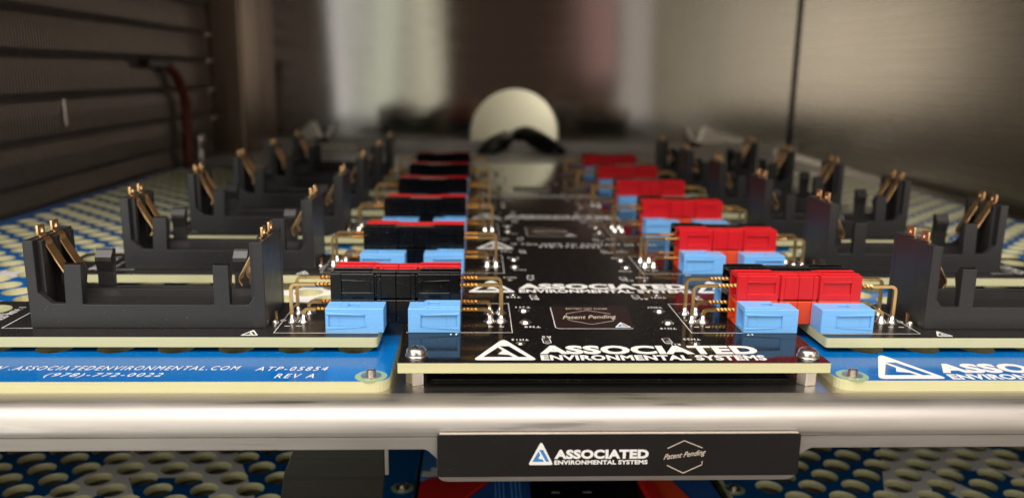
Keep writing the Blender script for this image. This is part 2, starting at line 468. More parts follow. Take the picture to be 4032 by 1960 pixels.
tag(t2, 'small bright metal clip pinched on the coil fins', 'clip')
for sx, lab in ((1, 'pale steel shelf bracket on the back wall near the right wall'), (-1, 'pale steel shelf bracket on the back wall near the corner post')):
    b = thing('shelf_bracket', lab, 'bracket', (sx*198, YB-8, ZTRAY), 'shelf brackets on the back wall')
    m = MB(); m.prism([(sx*x, z) for x, z in [(2, 9), (10, 29), (14, 29), (34, 9)]], 4, 7.6); obj('gusset', m.mesh('gusset', 0.5), 'nickel', b)
    m = MB(); m.prism([(sx*x, z) for x, z in [(-15, 28), (-9, 28), (0, 14), (-5, 12)]], 2, 5); obj('prong', m.mesh('prong', 0.5), 'nickel', b)
    m = MB(); m.box(-9, 5, -2, 1.5, 8.4, 12.5); obj('slot_pad', m.mesh('slot_pad', 1.2), 'cable_black', b)
    m = MB(); m.box(-17, 36, -8, 7.8, 0, 8.4); obj('foot', m.mesh('foot', 0.5), 'steel_side', b)

# ------------------------------------------------------------------ upper shelf tray
tray = thing('shelf_tray', 'brushed stainless shelf tray with a rounded front lip', 'shelf', (0, -40, ZTRAY))
ox, oy, oz = 0, -40, ZTRAY
TX0, TX1 = -289.0, 285.0
m = MB(); m.box(TX0, TX1, -36.2-oy, 632-oy, -1.2, 0)
obj('tray_sheet', m.mesh('tray_sheet'), 'steel_tray', tray)
m = MB(); m.box(TX0, TX1, 630.2-oy, 632-oy, 0, 11.4)
obj('rear_upstand', m.mesh('rear_upstand', 0.3), 'steel_lip', tray)
m = MB(); m.box(TX0, TX1, 455-oy, 630-oy, 0.02, 0.6)
obj('rear_strip', m.mesh('rear_strip', 0.1), 'pale_strip', tray)
R = 6.4; prof = [(4.0, 0.12), (0, 0.12)]
for i in range(1, 19):
    a = math.radians(90+i*98/18); prof.append((R*math.cos(a), R*math.sin(a)-R+0.12))
prof += [(-5.5, -7.3), (-5.3, -7.6), (4.0, -7.6)]
m = MB(); m.prism(prof, TX0, TX1, 'x')
obj('front_lip', smooth_by_angle(m.mesh('front_lip'), 30), 'steel_lip', tray)
tab = round_poly([(TX0, -7.38), (TX0, -10.6), (-50.2, -10.6), (-47.6, -13.2), (-47.6, -19.6), (45.9, -19.6), (45.9, -12.8), (49.2, -10.6), (TX1, -10.6), (TX1, -7.38)],
                 [0, 0.4, 2.2, 1.0, 3.2, 3.2, 1.0, 2.2, 0.4, 0])
m = MB(); m.prism(tab, -6.6, -5.3)
obj('front_flange', m.mesh('front_flange'), 'steel_lip', tray)
m = MB(); m.box(-50, 50, 13, 478, 0.15, 0.55)
tag(obj('black_sheet', m.mesh('black_sheet'), 'black_mask_dull'), 'matt black sheet lying on the tray under the centre circuit board', 'sheet').location = Vector((0, -40, ZTRAY))*MM  # black sheet covering the tray between the standoffs
# little scratches on the lip
for x, ln, z, mt in ((-22.5, 6.5, -0.75, 'white_silk'), (-6, 6, -1.6, 'label_black'), (-14, 3, -1.2, 'label_black')):
    m = MB(); yy = -math.sqrt(max(0, R*R-(z+R)**2)); m.box(x, x+ln, yy-0.03, yy+0.25, z-0.05, z+0.12)
    obj('scratch', m.mesh('scratch'), mt, tray)

# nameplate
YN = -47.95
np_ = thing('nameplate', 'black nameplate with white lettering fixed to the tray tab', 'nameplate', (0, YN, -25))
def local(me, org):
    for v in me.vertices: v.co -= Vector(org)*MM
    return me
NO = (0, YN, -25)
m = MB(); m.prism(round_poly([(-47.5, -25.3), (45.8, -25.3), (45.8, -13.7), (-47.5, -13.7)], 0.7), YN, YN+1.2)
obj('plate', local(m.mesh('plate', 0.12), NO), 'label_black', np_)
m = MB(); m.prism([(-46.9, -13.70), (45.2, -13.70), (45.2, -13.55), (-46.9, -13.55)], YN+0.05, YN+1.15)
obj('bare_edge', local(m.mesh('bare_edge'), NO), 'nickel', np_)
def vert(me, y=YN):
    for v in me.vertices: v.co = Vector((v.co.x, y*MM - v.co.z, v.co.y))
    return local(me, NO)
obj('lettering', local(text_mesh('ASSOCIATED', -17.7, 6.5, -20.4, -17.85, YN-0.02, bold=0.05, spacing=1.05, vertical=True), NO), 'white_silk', np_)
obj('lettering', local(text_mesh('ENVIRONMENTAL SYSTEMS', -17.7, 6.3, -21.95, -20.75, YN-0.02, bold=0.038, spacing=1.05, vertical=True), NO), 'white_silk', np_)
obj('logo', vert(logo_mesh(-21.15, -22.0, 0.335, 0.02)), 'white_silk', np_)
for h in LOGO_IN:
    obj('logo_fill', vert(curve_mesh([[(-21.15+q[0]*.335, -22.0+q[1]*.335) for q in h]], 0.02, 0.035, 'logo_fill')), 'blue_print', np_)
obj('lettering', local(text_mesh('Patent Pending', 10.4, 21.3, -21.2, -19.3, YN-0.02, bold=0.006, shear=0.45, vertical=True, slant=1.4), NO), 'bronze_print', np_)
def stroke(pts, wd):
    out = []; P = [Vector(q) for q in pts]
    for side in (1, -1):
        seq = P if side == 1 else P[::-1]
        for i, q in enumerate(seq):
            t = (seq[min(i+1, len(seq)-1)]-seq[max(i-1, 0)]).normalized(); out.append(tuple(q+Vector((-t.y, t.x))*wd/2))
    return out
for pts in ([(11.3, -17.6), (15.5, -15.5), (20.3, -17.5)], [(11.4, -22.3), (15.7, -24.5), (20.4, -22.2), (20.5, -21.2)]):
    obj('hexagon_line', vert(curve_mesh([stroke(pts, 0.22)], 0.02, 0.05, 'hexagon_line')), 'bronze_print', np_)

# ------------------------------------------------------------------ perforated blue boards
def perf_board(x0, x1, y0, y1, zt, px, py, hx0, hx1, hy0, hy1, corners, mat, th=3.0, skip=None):
    """plate with a staggered grid of round holes (grid phase px,py), outline corners rounded"""
    bm = bmesh.new(); D = 8.675; r = 5.2
    i0 = int((x0-px)/D)-2; i1 = int((x1-px)/D)+2; j0 = int((y0-py)/D)-2; j1 = int((y1-py)/D)+2
    for i in range(i0, i1+1):
        for j in range(j0, j1+1):
            if (i+j) % 2: continue
            cx, cy = px+i*D, py+j*D
            ring = []
            cr = [(D, 0), (0, D), (-D, 0), (0, -D)]
            for k in range(4):
                a, b = cr[k], cr[(k+1) % 4]
                for q in range(5): ring.append((cx+a[0]+(b[0]-a[0])*q/5, cy+a[1]+(b[1]-a[1])*q/5))
            vo = [bm.verts.new((x*MM, y*MM, zt*MM)) for x, y in ring]
            if hx0 <= cx <= hx1 and hy0 <= cy <= hy1 and not (skip and skip(cx, cy)):
                vi = []
                for k in range(20):
                    a = math.atan2(ring[k][1]-cy, ring[k][0]-cx); vi.append(bm.verts.new(((cx+r*math.cos(a))*MM, (cy+r*math.sin(a))*MM, zt*MM)))
                for k in range(20): bm.faces.new((vo[k], vo[(k+1) % 20], vi[(k+1) % 20], vi[k]))
            else: bm.faces.new(vo)
    bmesh.ops.remove_doubles(bm, verts=bm.verts, dist=0.01*MM)
    def cut(px_, py_, nx, ny):
        bmesh.ops.bisect_plane(bm, geom=bm.verts[:]+bm.edges[:]+bm.faces[:], plane_co=(px_*MM, py_*MM, 0), plane_no=(nx, ny, 0), clear_outer=True)
    cut(x0, 0, -1, 0); cut(x1, 0, 1, 0); cut(0, y0, 0, -1); cut(0, y1, 0, 1)
    for (kx, ky, sx, sy, rr) in corners:
        for a in (15, 30, 45, 60, 75):
            a = math.radians(a); nx, ny = sx*math.cos(a), sy*math.sin(a)
            cut(kx-sx*rr+nx*rr, ky-sy*rr+ny*rr, nx, ny)
    ext = bmesh.ops.extrude_face_region(bm, geom=bm.faces[:])
    for v in [e for e in ext['geom'] if isinstance(e, bmesh.types.BMVert)]: v.co.z -= th*MM
    bmesh.ops.recalc_face_normals(bm, faces=bm.faces)
    me = bpy.data.meshes.new('perforated_sheet'); bm.to_mesh(me); bm.free()
    return by_normal(me, mat, 'fr4')
Z1 = -4.6
def board_thing(label, me, org, name='perforated_board'):
    t = thing(name, label, 'circuit board', org)
    local(me, org); o = obj('sheet', me, None, t)
    return t
pl = perf_board(-285, -60.9, -34.9, 446, Z1, -160.0, -7.9, -279, -72, -12, 430, [(-60.9, -34.9, 1, -1, 4)], 'blue_mask_left')
OL = (-170, -30, ZTRAY)
# masks read world positions, so the sheets keep their place; only the empties carry the offset
TL = board_thing('blue perforated board left of the centre board on the shelf tray', pl, OL)
prr = perf_board(60.9, 280, -34.6, 446, Z1, 97.9, -7.9, 72, 274, -12, 430, [(60.9, -34.6, -1, -1, 4.5)], 'blue_mask_right')
OR = (170, -30, ZTRAY)
TR = board_thing('blue perforated board right of the centre board, white logo at its front', prr, OR)
def put(me, org, mat, parent, name): return obj(name, local(me, org), mat, parent)
def screw_stud(x, y, zt, parent, org):
    me = curve_mesh([[(x+4.3*math.cos(2*math.pi*i/40), y+4.3*math.sin(2*math.pi*i/40)) for i in range(40)]], zt+0.0, zt+0.03, 'bare_ring')
    ring = put(me, org, 'bare_fr4', parent, 'bare_ring')
    m = MB(); m.lathe([(2.7, 0.03), (2.7, 0.5), (1.2, 0.55)], 0, 0, 24)
    pr_ = [(1.15, 0.5)]
    for k in range(4): pr_ += [(1.35, 0.75+k*0.55), (1.05, 1.02+k*0.55)]
    pr_ += [(0.9, 2.75), (0.1, 2.8)]
    m.lathe(pr_, 0, 0, 18); m.v = [(a+x, b+y, c*0.72+zt) for a, b, c in m.v]
    put(m.mesh('stud', smooth=False), org, 'nickel', parent, 'stud')
s = NT('bare_fr4'); s.set(s.mix(s.noise(s.pos(), 200, 2), (0.24, 0.38, 0.22), (0.34, 0.44, 0.26)), 0.3, 0, 0.5)
screw_stud(-65.9, -31.0, Z1, TL, OL)
screw_stud(66.0, -30.8, Z1, TR, OR)
put(text_mesh('WWW', -177.5, -164.6, -26.4, -23.4, Z1+0.03, shear=0.25, spacing=1.25), OL, 'white_silk', TL, 'lettering')
put(text_mesh('.ASSOCIATEDENVIRONMENTAL.COM', -163.4, -102.3, -26.4, -23.4, Z1+0.03, shear=0.25, spacing=1.25), OL, 'white_silk', TL, 'lettering')
put(text_mesh('(978)-772-0022', -151.6, -121.3, -32.0, -28.6, Z1+0.03, shear=0.25, spacing=1.25), OL, 'white_silk', TL, 'lettering')
put(text_mesh('ATP-05854', -97.8, -78.4, -26.9, -23.9, Z1+0.03, shear=0.25, spacing=1.3), OL, 'white_silk', TL, 'lettering')
put(text_mesh('REV A', -91.4, -81.0, -32.3, -29.2, Z1+0.03, shear=0.25, spacing=1.3), OL, 'white_silk', TL, 'lettering')
put(logo_mesh(82.0, -33.3, 1.03, Z1+0.03), OR, 'white_silk', TR, 'logo')
put(text_mesh('ASSOCIATED', 92.9, 158, -29.0, -21.6, Z1+0.03, bold=0.05, spacing=1.05), OR, 'white_silk', TR, 'lettering')
put(text_mesh('ENVIRONMENTAL SYSTEMS', 92.9, 158, -33.8, -29.9, Z1+0.03, bold=0.038, spacing=1.05), OR, 'white_silk', TR, 'lettering')

# ------------------------------------------------------------------ centre board
YF, YR = -33.3, 448.5
cb = thing('centre_board', 'long glossy black circuit board down the middle with white lettering', 'circuit board', (0, YF, -3))
CO = (0, YF, -3)
m = MB(); m.prism([(-58.6, YF), (58.6, YF), (58.6, YR), (-58.6, YR)], -3.0, 0.0, 'z')
me = m.mesh('substrate', 0.12, seg=1); by_normal(me, 'black_mask', 'fr4')
put(me, CO, None, cb, 'substrate')
ZS = 0.02
def cput(me, mat, name): return put(me, CO, mat, cb, name)
def brand(x0, x1, yt, tri_x, k=0.9):
    cput(text_mesh('ASSOCIATED', x0, x1, yt+4.9, yt+12.0, ZS, bold=0.05, spacing=1.05), 'white_silk', 'lettering')
    cput(text_mesh('ENVIRONMENTAL SYSTEMS', x0, x1+0.3, yt, yt+4.1, ZS, bold=0.038, spacing=1.05), 'white_silk', 'lettering')
    cput(logo_mesh(tri_x, yt+0.1, k, ZS), 'white_silk', 'logo')
brand(-20.2, 41.6, -31.3, -29.9, 0.92)
brand(-22.6, 38.8, 37.3, -32.3)
cput(logo_mesh(49.3, 37.4, 0.9, ZS), 'white_silk', 'logo')
for yt in (110.0,):
    cput(text_mesh('IF YOU NEED TO CONTACT US CALL', -22, 44, yt+7.5, yt+11, ZS, spacing=1.3, bold=0.004), 'white_silk', 'lettering')
    cput(text_mesh('978-772-0022', -10, 17.6, yt+2.5, yt+6, ZS, spacing=1.3, bold=0.004), 'white_silk', 'lettering')
    cput(logo_mesh(-29.5, yt-1, 0.9, ZS), 'white_silk', 'logo')
brand(-22.6, 38.8, 183.0, -32.3)
brand(-22.6, 38.8, 258.0, -32.3)
cput(text_mesh('BATTERY TEST SYSTEM', -8.3, 5.2, 16.6, 18.3, ZS, spacing=1.2), 'bronze_print', 'lettering')
for yo in (0.0, 141.5, 287.0):      # brown patent patch on the board
    cput(curve_mesh([round_poly([(-13.5, -3.6+yo), (10.3, -3.6+yo), (12.4, 20.4+yo), (-13.2, 20.4+yo)], 1.2)], 0.004, 0.02, 'patent_patch'), 'patent_brown', 'patent_patch')
    cput(curve_mesh([stroke([(-13.3, 19+yo), (-13.6, -2.6+yo), (-12.6, -3.7+yo), (9.2, -3.7+yo), (10.2, -3.4+yo)], 0.22)], 0.02, 0.04, 'patch_edge'), 'white_silk', 'patch_edge')
    cput(text_mesh('Patent Pending', -10.5, 6.9, 4.9+yo, 9.6+yo, 0.03, shear=0.4, bold=0.004, slant=1.0), 'bronze_print', 'lettering')
    cput(curve_mesh([stroke([(-8.9, 10.6+yo), (-8.8, 11.8+yo), (-1.7, 15.7+yo), (5.5, 11.7+yo)], 0.25)], 0.03, 0.05, 'hexagon_line'), 'bronze_print', 'hexagon_line')
    cput(curve_mesh([stroke([(-8.9, 4.9+yo), (-2.0, 0.6+yo), (5.4, 4.4+yo), (5.4, 5.6+yo)], 0.25)], 0.03, 0.05, 'hexagon_line'), 'bronze_print', 'hexagon_line')
    cput(logo_mesh(7.2, -2.4+yo, 0.27, 0.03), 'white_silk', 'logo')
    for h in LOGO_IN[:1]:
        cput(curve_mesh([[(7.2+q[0]*.27, -2.4+yo+q[1]*.27) for q in h]], 0.03, 0.045, 'logo_fill'), 'blue_print', 'logo_fill')

m = MB(); m.lathe([(1.95, 0.01), (1.95, 0.06), (1.5, 0.07), (1.45, 0.3), (1.1, 0.75), (0.5, 1.0), (0.05, 1.05)], 0, 0, 24)
pad_big = m.mesh('solder_pad', smooth=True)
m = MB(); m.lathe([(1.35, 0.01), (1.35, 0.05), (1.0, 0.06), (0.9, 0.25), (0.5, 0.5), (0.05, 0.55)], 0, 0, 20)
pad_small = m.mesh('solder_pad', smooth=True)
m = MB(); m.box(-0.55, 0.55, -0.75, 0.75, 0.03, 0.55); res_body = m.mesh('chip_resistor', 0.08)
m = MB(); m.box(-0.62, 0.62, 0.7, 1.35, 0.02, 0.62); m.box(-0.62, 0.62, -1.35, -0.7, 0.02, 0.62); res_cap = m.mesh('end_cap', 0.1)
m = MB()
for a, b in (((-1.1, -1.9), (1.1, -1.9)), ((1.1, -1.9), (1.1, 1.9)), ((1.1, 1.9), (-1.1, 1.9)), ((-1.1, 1.9), (-1.1, -1.9))):
    x0, x1 = min(a[0], b[0])-0.13, max(a[0], b[0])+0.13; y0, y1 = min(a[1], b[1])-0.13, max(a[1], b[1])+0.13
    m.box(x0, x1, y0, y1, 0.005, 0.02)
res_frame = m.mesh('outline')
def cobj(name, me, mat, x, y, rot=0):
    o = obj(name, me, mat, cb); o.location = Vector((x-CO[0], y-CO[1], -CO[2]))*MM; o.rotation_euler = (0, 0, rot); return o
def lab(txt, x, y, wd, ht=1.5): return cput(text_mesh(txt, x-wd/2, x+wd/2, y-ht/2, y+ht/2, ZS, flip=True, bold=0.012, spacing=1.2), 'white_silk', 'lettering')
for r_ in range(6):
    yo = r_*P_ROW
    for (x, y, big, tx, ty, t_) in ((-22.3, 15.0, 1, -22.3, 19.0, 'TH%d' % (1+r_)), (-22.5, 2.4, 1, -20.6, -2.0, 'TH%d' % (9+r_)), (-25, -17.3, 0, -25, -14.2, 'TH%d' % (13+r_)),
                                   (-24.9, 34.2, 0, -24.9, 31.2, 'TH%d' % (5+r_)), (22, 14.6, 1, 21.4, 19.2, 'TH%d' % (27+r_)), (22, 2.2, 1, 20.8, -3.4, 'TH%d' % (19+r_)),
                                   (25.5, -17.4, 0, 25.4, -13.6, 'TH%d' % (23+r_)), (25.5, 34.4, 0, 25.5, 31.2, 'TH%d' % (31+r_))):
        cobj('solder_pad', pad_big if big else pad_small, 'solder', x, y+yo, random.uniform(0, 6))
        if r_ < 3: lab(t_, tx, ty+yo, 5.0)
    for (x, y, tx, ty, t_) in ((-17.4, -15.0, -17.2, -11.6, 'R%d' % (5+r_)), (-18, 31.9, -17.6, 29.0, 'R%d' % (1+r_)), (17.8, -15.0, 19.6, -18.2, 'R%d' % (11+r_)), (17.7, 32.4, 20, 29.6, 'R%d' % (7+r_))):
        b_ = cobj('chip_resistor', res_body, 'label_black', x, y+yo, 0.05)
        e_ = obj('end_cap', res_cap, 'solder', b_); e_ = obj('outline', res_frame, 'white_silk', b_)
        if r_ < 3: lab(t_, tx, ty+yo, 2.6)
    for sx in (-1, 1):      # printed outline round each connector footprint
        cput(curve_mesh([stroke([(sx*58.4, -7.6+yo), (sx*27, -7.6+yo), (sx*27, 23.4+yo), (sx*58.4, 23.4+yo)], 0.28)], 0.008, 0.03, 'outline'), 'white_silk', 'outline')
        if r_ < 4: lab('J%d' % ((1 if sx < 0 else 7)+r_), sx*44.2, -9.2+yo, 2.4)
        if r_ < 3:
            for xx in (30, 33.4):
                cput(curve_mesh([stroke([(sx*xx-0.7, -1.9+yo), (sx*xx+0.7, -1.9+yo)], 0.4)], 0.008, 0.03, 'pin_mark'), 'white_silk', 'pin_mark')
me = text_mesh('ATP-1', 0, 9, 0, 2.4, ZS, shear=0.3, bold=0.004)
for v in me.vertices: v.co = Vector((40.5*MM-v.co.y, 25*MM+v.co.x, v.co.z))
cput(me, 'white_silk', 'lettering')

# screws and hex standoffs carrying the centre board
for x, y, lb in ((-54, -27.6, 'left'), (54, -28.5, 'right')):
    side = 'beside the web address board' if lb == 'left' else 'beside the blue board with the white logo'
    t = thing('standoff', 'hexagonal metal standoff under the centre board corner ' + side, 'standoff', (x, y, ZTRAY))
    m = MB(); m.prism([(3.0*math.cos(math.radians(60*i+12)), 3.0*math.sin(math.radians(60*i+12))) for i in range(6)], 0.01, -3-ZTRAY, 'z')
    obj('hex_body', m.mesh('hex_body', 0.25), 'nickel', t)
    t = thing('screw', 'pan head screw in the centre board corner ' + side, 'screw', (x, y, 0))
    m = MB(); m.lathe([(3.0, 0.02), (3.0, 0.45), (2.7, 0.5)], 0, 0, 32); obj('washer', m.mesh('washer', smooth=True), 'nickel', t)
    m = MB(); m.lathe([(2.75, 0.5), (2.8, 1.1), (2.65, 1.7), (2.2, 2.25), (1.5, 2.5), (0.9, 2.55), (0.6, 2.1), (0.05, 1.6)], 0, 0, 32); obj('head', m.mesh('head', smooth=True), 'nickel', t)
    m = MB()
    for a in (0.5, 0.5+math.pi/2):
        c_, s_ = math.cos(a), math.sin(a)
        pts = [(-1.15, -0.2), (1.15, -0.2), (1.15, 0.2), (-1.15, 0.2)]
        m.prism([(u*c_-v*s_, u*s_+v*c_) for u, v in pts], 2.3, 2.57, 'z')
    obj('cross_slot', m.mesh('cross_slot'), 'steel_dark', t)

# ------------------------------------------------------------------ holder boards, battery holders, connectors
def holder_board(sx):
    """black board with a mounting ear and hole; sx=-1 left, 1 right; inner end towards the centre"""
    f = lambda x: sx*x
    outl = [(f(66.3), -12.2), (f(183.5), -12.2), (f(198), 3), (f(198), 24.2), (f(66.3), 24.2)]
    outl = round_poly(outl, [1.2, 3, 4, 3, 1.2])
    hl = [(f(190)+5.4*math.cos(2*math.pi*i/32), 14.6+5.4*math.sin(2*math.pi*i/32)) for i in range(32)]
    t = thing('holder_board', '', 'circuit board', (f(120), 0, -3), 'holder boards in rows on the perforated boards')
    org = (f(120), 0, -3)
    me = curve_mesh([outl, hl], -3.0, 0.0, 'substrate'); by_normal(me, 'black_mask_dull', 'fr4')
    put(me, org, None, t, 'substrate')
    x0 = f(66.5); x1 = f(97)
    put(curve_mesh([stroke([(x0, -8.2), (x1, -8.2), (x1, 23.2), (x0, 23.2)], 0.28)], 0.008, 0.03, 'outline'), org, 'white_silk', t, 'outline')
    put(curve_mesh([stroke([(f(168), -4.2), (f(176.8), -4.2), (f(176.8), 22), (f(169), 22)], 0.3)], 0.008, 0.03, 'outline'), org, 'white_silk', t, 'outline')
    k = 0.27
    put(logo_mesh(f(103.5), -10.6, k, 0.01, rot=0.0), org, 'white_silk', t, 'logo')
    for txt, xx, hh in (('CYL-HLD REV: 1', 181.2, 2.2), ('978-772-0022', 183.6, 1.5)):
        me = text_mesh(txt, 0, 22 if hh > 2 else 15, 0, hh, 0.01, bold=0.012)
        for v in me.vertices: v.co = Vector((f(xx)*MM-v.co.y, -4.5*MM+v.co.x, v.co.z))
        put(me, org, 'white_silk', t, 'lettering')
    me = curve_mesh([[(f(97)+0.9*math.cos(2*math.pi*i/20), 4+0.9*math.sin(2*math.pi*i/20)) for i in range(20)], [(f(97)+0.65*math.cos(2*math.pi*i/20), 4+0.65*math.sin(2*math.pi*i/20)) for i in range(20)]], 0.008, 0.03, 'polarity_mark')
    put(me, org, 'white_silk', t, 'polarity_mark')
    for xx in (91.2, 94.6):
        put(curve_mesh([stroke([(f(xx)-0.8, -1.6), (f(xx)+0.8, -1.6)], 0.35)], 0.008, 0.03, 'pin_mark'), org, 'white_silk', t, 'pin_mark')
    m = MB(); m.lathe([(5.4, Z1+3.02), (5.4, -0.02)], f(86.1), -5.6, 28)
    put(m.mesh('nylon_spacer', smooth=False), org, 'nylon', t, 'nylon_spacer')
    m = MB(); m.lathe([(5.4, Z1+3.02), (5.4, -0.02)], f(176), -1.5, 28)
    put(m.mesh('nylon_spacer', smooth=False), org, 'nylon', t, 'nylon_spacer')
    return t

def battery_holder(sx):
    f = lambda x: sx*x
    X0, X1 = 168.4, 100.1           # outer and inner ends (absolute)
    prof = [(168.4, 0.02), (168.4, 26.2), (165.4, 26.2), (165.4, 10.8), (161.6, 7.5), (157.9, 7.4), (157.5, 19.1), (152.4, 19.1), (152.9, 7.2),
            (115.1, 7.2), (114.9, 19.1), (110.3, 19.1), (110.4, 7.2), (105.1, 7.2), (103.1, 10), (103.1, 26.2), (100.1, 26.2), (100.1, 0.02)]
    org = (f(134.2), 7.6, 0)
    t = thing('battery_holder', '', 'battery holder', org, 'battery holders on the holder boards')
    prof_f = [(f(x), z) for x, z in prof]
    m = MB(); m.prism(prof_f, -4.0, -1.9); put(m.mesh('front_wall', 0.22), org, 'holder_plastic', t, 'front_wall')
    m = MB(); m.prism(prof_f, 17.2, 19.3); put(m.mesh('rear_wall', 0.22), org, 'holder_plastic', t, 'rear_wall')
    m = MB(); m.prism([(f(168.3), 0.05), (f(168.3), 26.1), (f(165.5), 26.1), (f(165.5), 0.05)], -1.9, 17.2)
    put(m.mesh('end_wall', 0.15), org, 'holder_plastic', t, 'end_wall')
    m = MB(); m.prism([(f(103.0), 0.05), (f(103.0), 26.1), (f(100.2), 26.1), (f(100.2), 0.05)], -1.9, 17.2)
    put(m.mesh('end_wall', 0.15), org, 'holder_plastic', t, 'end_wall')
    for xa, xb in ((165.5, 163.9), (104.6, 103.0)):      # ribs that frame the contact channel
        for y0, y1 in ((-1.9, 0.3), (15.0, 17.2), (6.8, 8.6)):
            m = MB(); m.prism([(f(xa), 5), (f(xa), 25.6), (f(xb), 25.6), (f(xb), 5)], y0, y1)
            put(m.mesh('rib', 0.1), org, 'holder_plastic', t, 'rib')
    m = MB(); m.prism([(-1.9, 0.05), (-1.9, 6.4), (1.5, 4.9), (5, 4.2), (10.3, 4.2), (13.8, 4.9), (17.2, 6.4), (17.2, 0.05)], f(103.0), f(165.5), 'x')
    put(m.mesh('cradle_floor'), org, 'holder_plastic', t, 'cradle_floor')
    for xa, xb in ((152.5, 157.5), (110.4, 114.8)):      # hooked tips of the four clip arms, leaning inward
        for yw, d in ((17.2, -1), (-1.9, 1)):
            m = MB(); m.prism([(yw, 7.3), (yw, 19.0), (yw-d*0.5, 19.4), (yw+d*1.7, 16.9), (yw+d*1.7, 15.7), (yw+d*0.5, 12), (yw+d*0.2, 7.3)], f(xa), f(xb), 'x')
            put(m.mesh('clip_arm', 0.15), org, 'holder_plastic', t, 'clip_arm')
    for xe, d in ((167.0, 1), (101.5, -1)):              # sprung bronze contacts, two tongues at each end
        q = lambda a: f(xe - d*a)
        for yc in (3.6, 11.8):
            m = MB()
            path = [(1.9, 25.0), (2.3, 23.6), (4.8, 19.0), (7.4, 14.4), (7.5, 13.2), (7.0, 12.2), (6.6, 11.6)]
            th = 0.22
            up_, dn = [], []
            for i, (a, z) in enumerate(path):
                a0, z0 = path[max(i-1, 0)]; a1, z1 = path[min(i+1, len(path)-1)]
                L = math.hypot(a1-a0, z1-z0); nx, nz = -(z1-z0)/L, (a1-a0)/L
                up_.append((q(a+nx*th), z+nz*th)); dn.append((q(a-nx*th), z-nz*th))
            m.prism(up_+dn[::-1], yc-2.1, yc+2.1)
            sp = put(m.mesh('contact_spring', 0.06, seg=1), org, 'bronze', t, 'contact_spring')
            m = MB()
            m.prism([(q(1.9), 24.8), (q(0.2), 26.45), (q(0.2), 26.85), (q(2.4), 25.3)], yc-1.6, yc+1.6)
            sh = lambda yy, zz: (yy, zz)
            outl = [(yc-1.9, 26.3), (yc+1.9, 26.3), (yc+1.9, 29.5), (yc-1.9, 29.5)]
            inn = [(yc-0.85, 27.2), (yc+0.85, 27.2), (yc+0.85, 28.7), (yc-0.85, 28.7)]
            me = curve_mesh([round_poly(outl, 0.4, 3), inn], -0.3, 0.3, 'tab')
            for v in me.vertices: v.co = Vector((q(0.2)*MM+v.co.z, v.co.x, v.co.y))
            me2 = merge_meshes([me, m.mesh('tmp')], 'solder_tab')
            put(me2, org, 'bronze', sp, 'solder_tab')
    m = MB(); m.lathe([(1.2, 0.02), (1.1, 0.6), (0.5, 1.2), (0.05, 1.3)], f(98.9), 1.2, 14)
    put(m.mesh('solder_joint', smooth=True), org, 'solder', t, 'solder_joint')
    m = MB(); m.box(min(f(98.5), f(99.2)), max(f(98.5), f(99.2)), 2.9, 3.5, 0.02, 3.2)
    put(m.mesh('solder_leg'), org, 'bronze', t, 'solder_leg')
    return t

HL = 7.9
def half_housing(x_out, x_in, y0, z0, front, top=True, hole_top=False):
    """one half of a mated pair: socket end at x_out, tongue end at x_in; panels on the face at `front` (-1 towards the lip)"""
    d = 1 if x_in > x_out else -1
    y1, z1 = y0+HL-0.06, z0+HL-0.06
    m = MB()
    def seg(a, b, ins):
        xa, xb = sorted((x_out+d*a, x_out+d*b)); m.box(xa, xb, y0+ins, y1-ins, z0+ins*0.4, z1-ins*0.8)
    # hollow outer end: four walls
    xa, xb = sorted((x_out, x_out+d*3.2)); wl = 1.15
    m.box(xa, xb, y0, y0+wl, z0, z1); m.box(xa, xb, y1-wl, y1, z0, z1)
    m.box(xa, xb, y0+wl, y1-wl, z0, z0+wl); m.box(xa, xb, y0+wl, y1-wl, z1-wl, z1)
    # body behind the socket with a recessed panel in both long faces
    xa, xb = sorted((x_out+d*3.2, x_out+d*13.0))
    m.box(xa, xb, y0+0.55, y1-0.55, z0, z1-0.01)
    for yy0, yy1 in ((y0, y0+0.55), (y1-0.55, y1)):
        m.box(xa, xb, yy0, yy1, z0, z0+2.1); m.box(xa, xb, yy0, yy1, z1-2.2, z1)
        ea, eb = sorted((x_out+d*11.9, x_out+d*13.0)); m.box(ea, eb, yy0, yy1, z0+2.1, z1-2.2)
        # tapering ridge above the panel
        pa = x_out+d*3.2; pb = x_out+d*12.4
        m.prism([(pa, z1-2.2), (pa, z1-1.75), (pb, z1-2.2)], yy0-0.12 if yy0 == y0 else yy0, yy1 if yy0 == y0 else yy1+0.12)
    # waist and tongue
    seg(13.0, 13.7, 0.75); seg(13.7, 15.0, 0.22); seg(15.0, 19.45, 0.45)
    if top:      # rails along the top
        xa, xb = sorted((x_out+d*0.4, x_out+d*12.0))
        m.box(xa, xb, y0+1.3, y0+2.3, z1, z1+0.45); m.box(xa, xb, y1-2.3, y1-1.3, z1, z1+0.45)
        xa, xb = sorted((x_out+d*12.0, x_out+d*19.4))
        m.box(xa, xb, y0+2.0, y1-2.0, z1-0.5, z1+0.2)
    return m.mesh('housing', 0.13, seg=1)

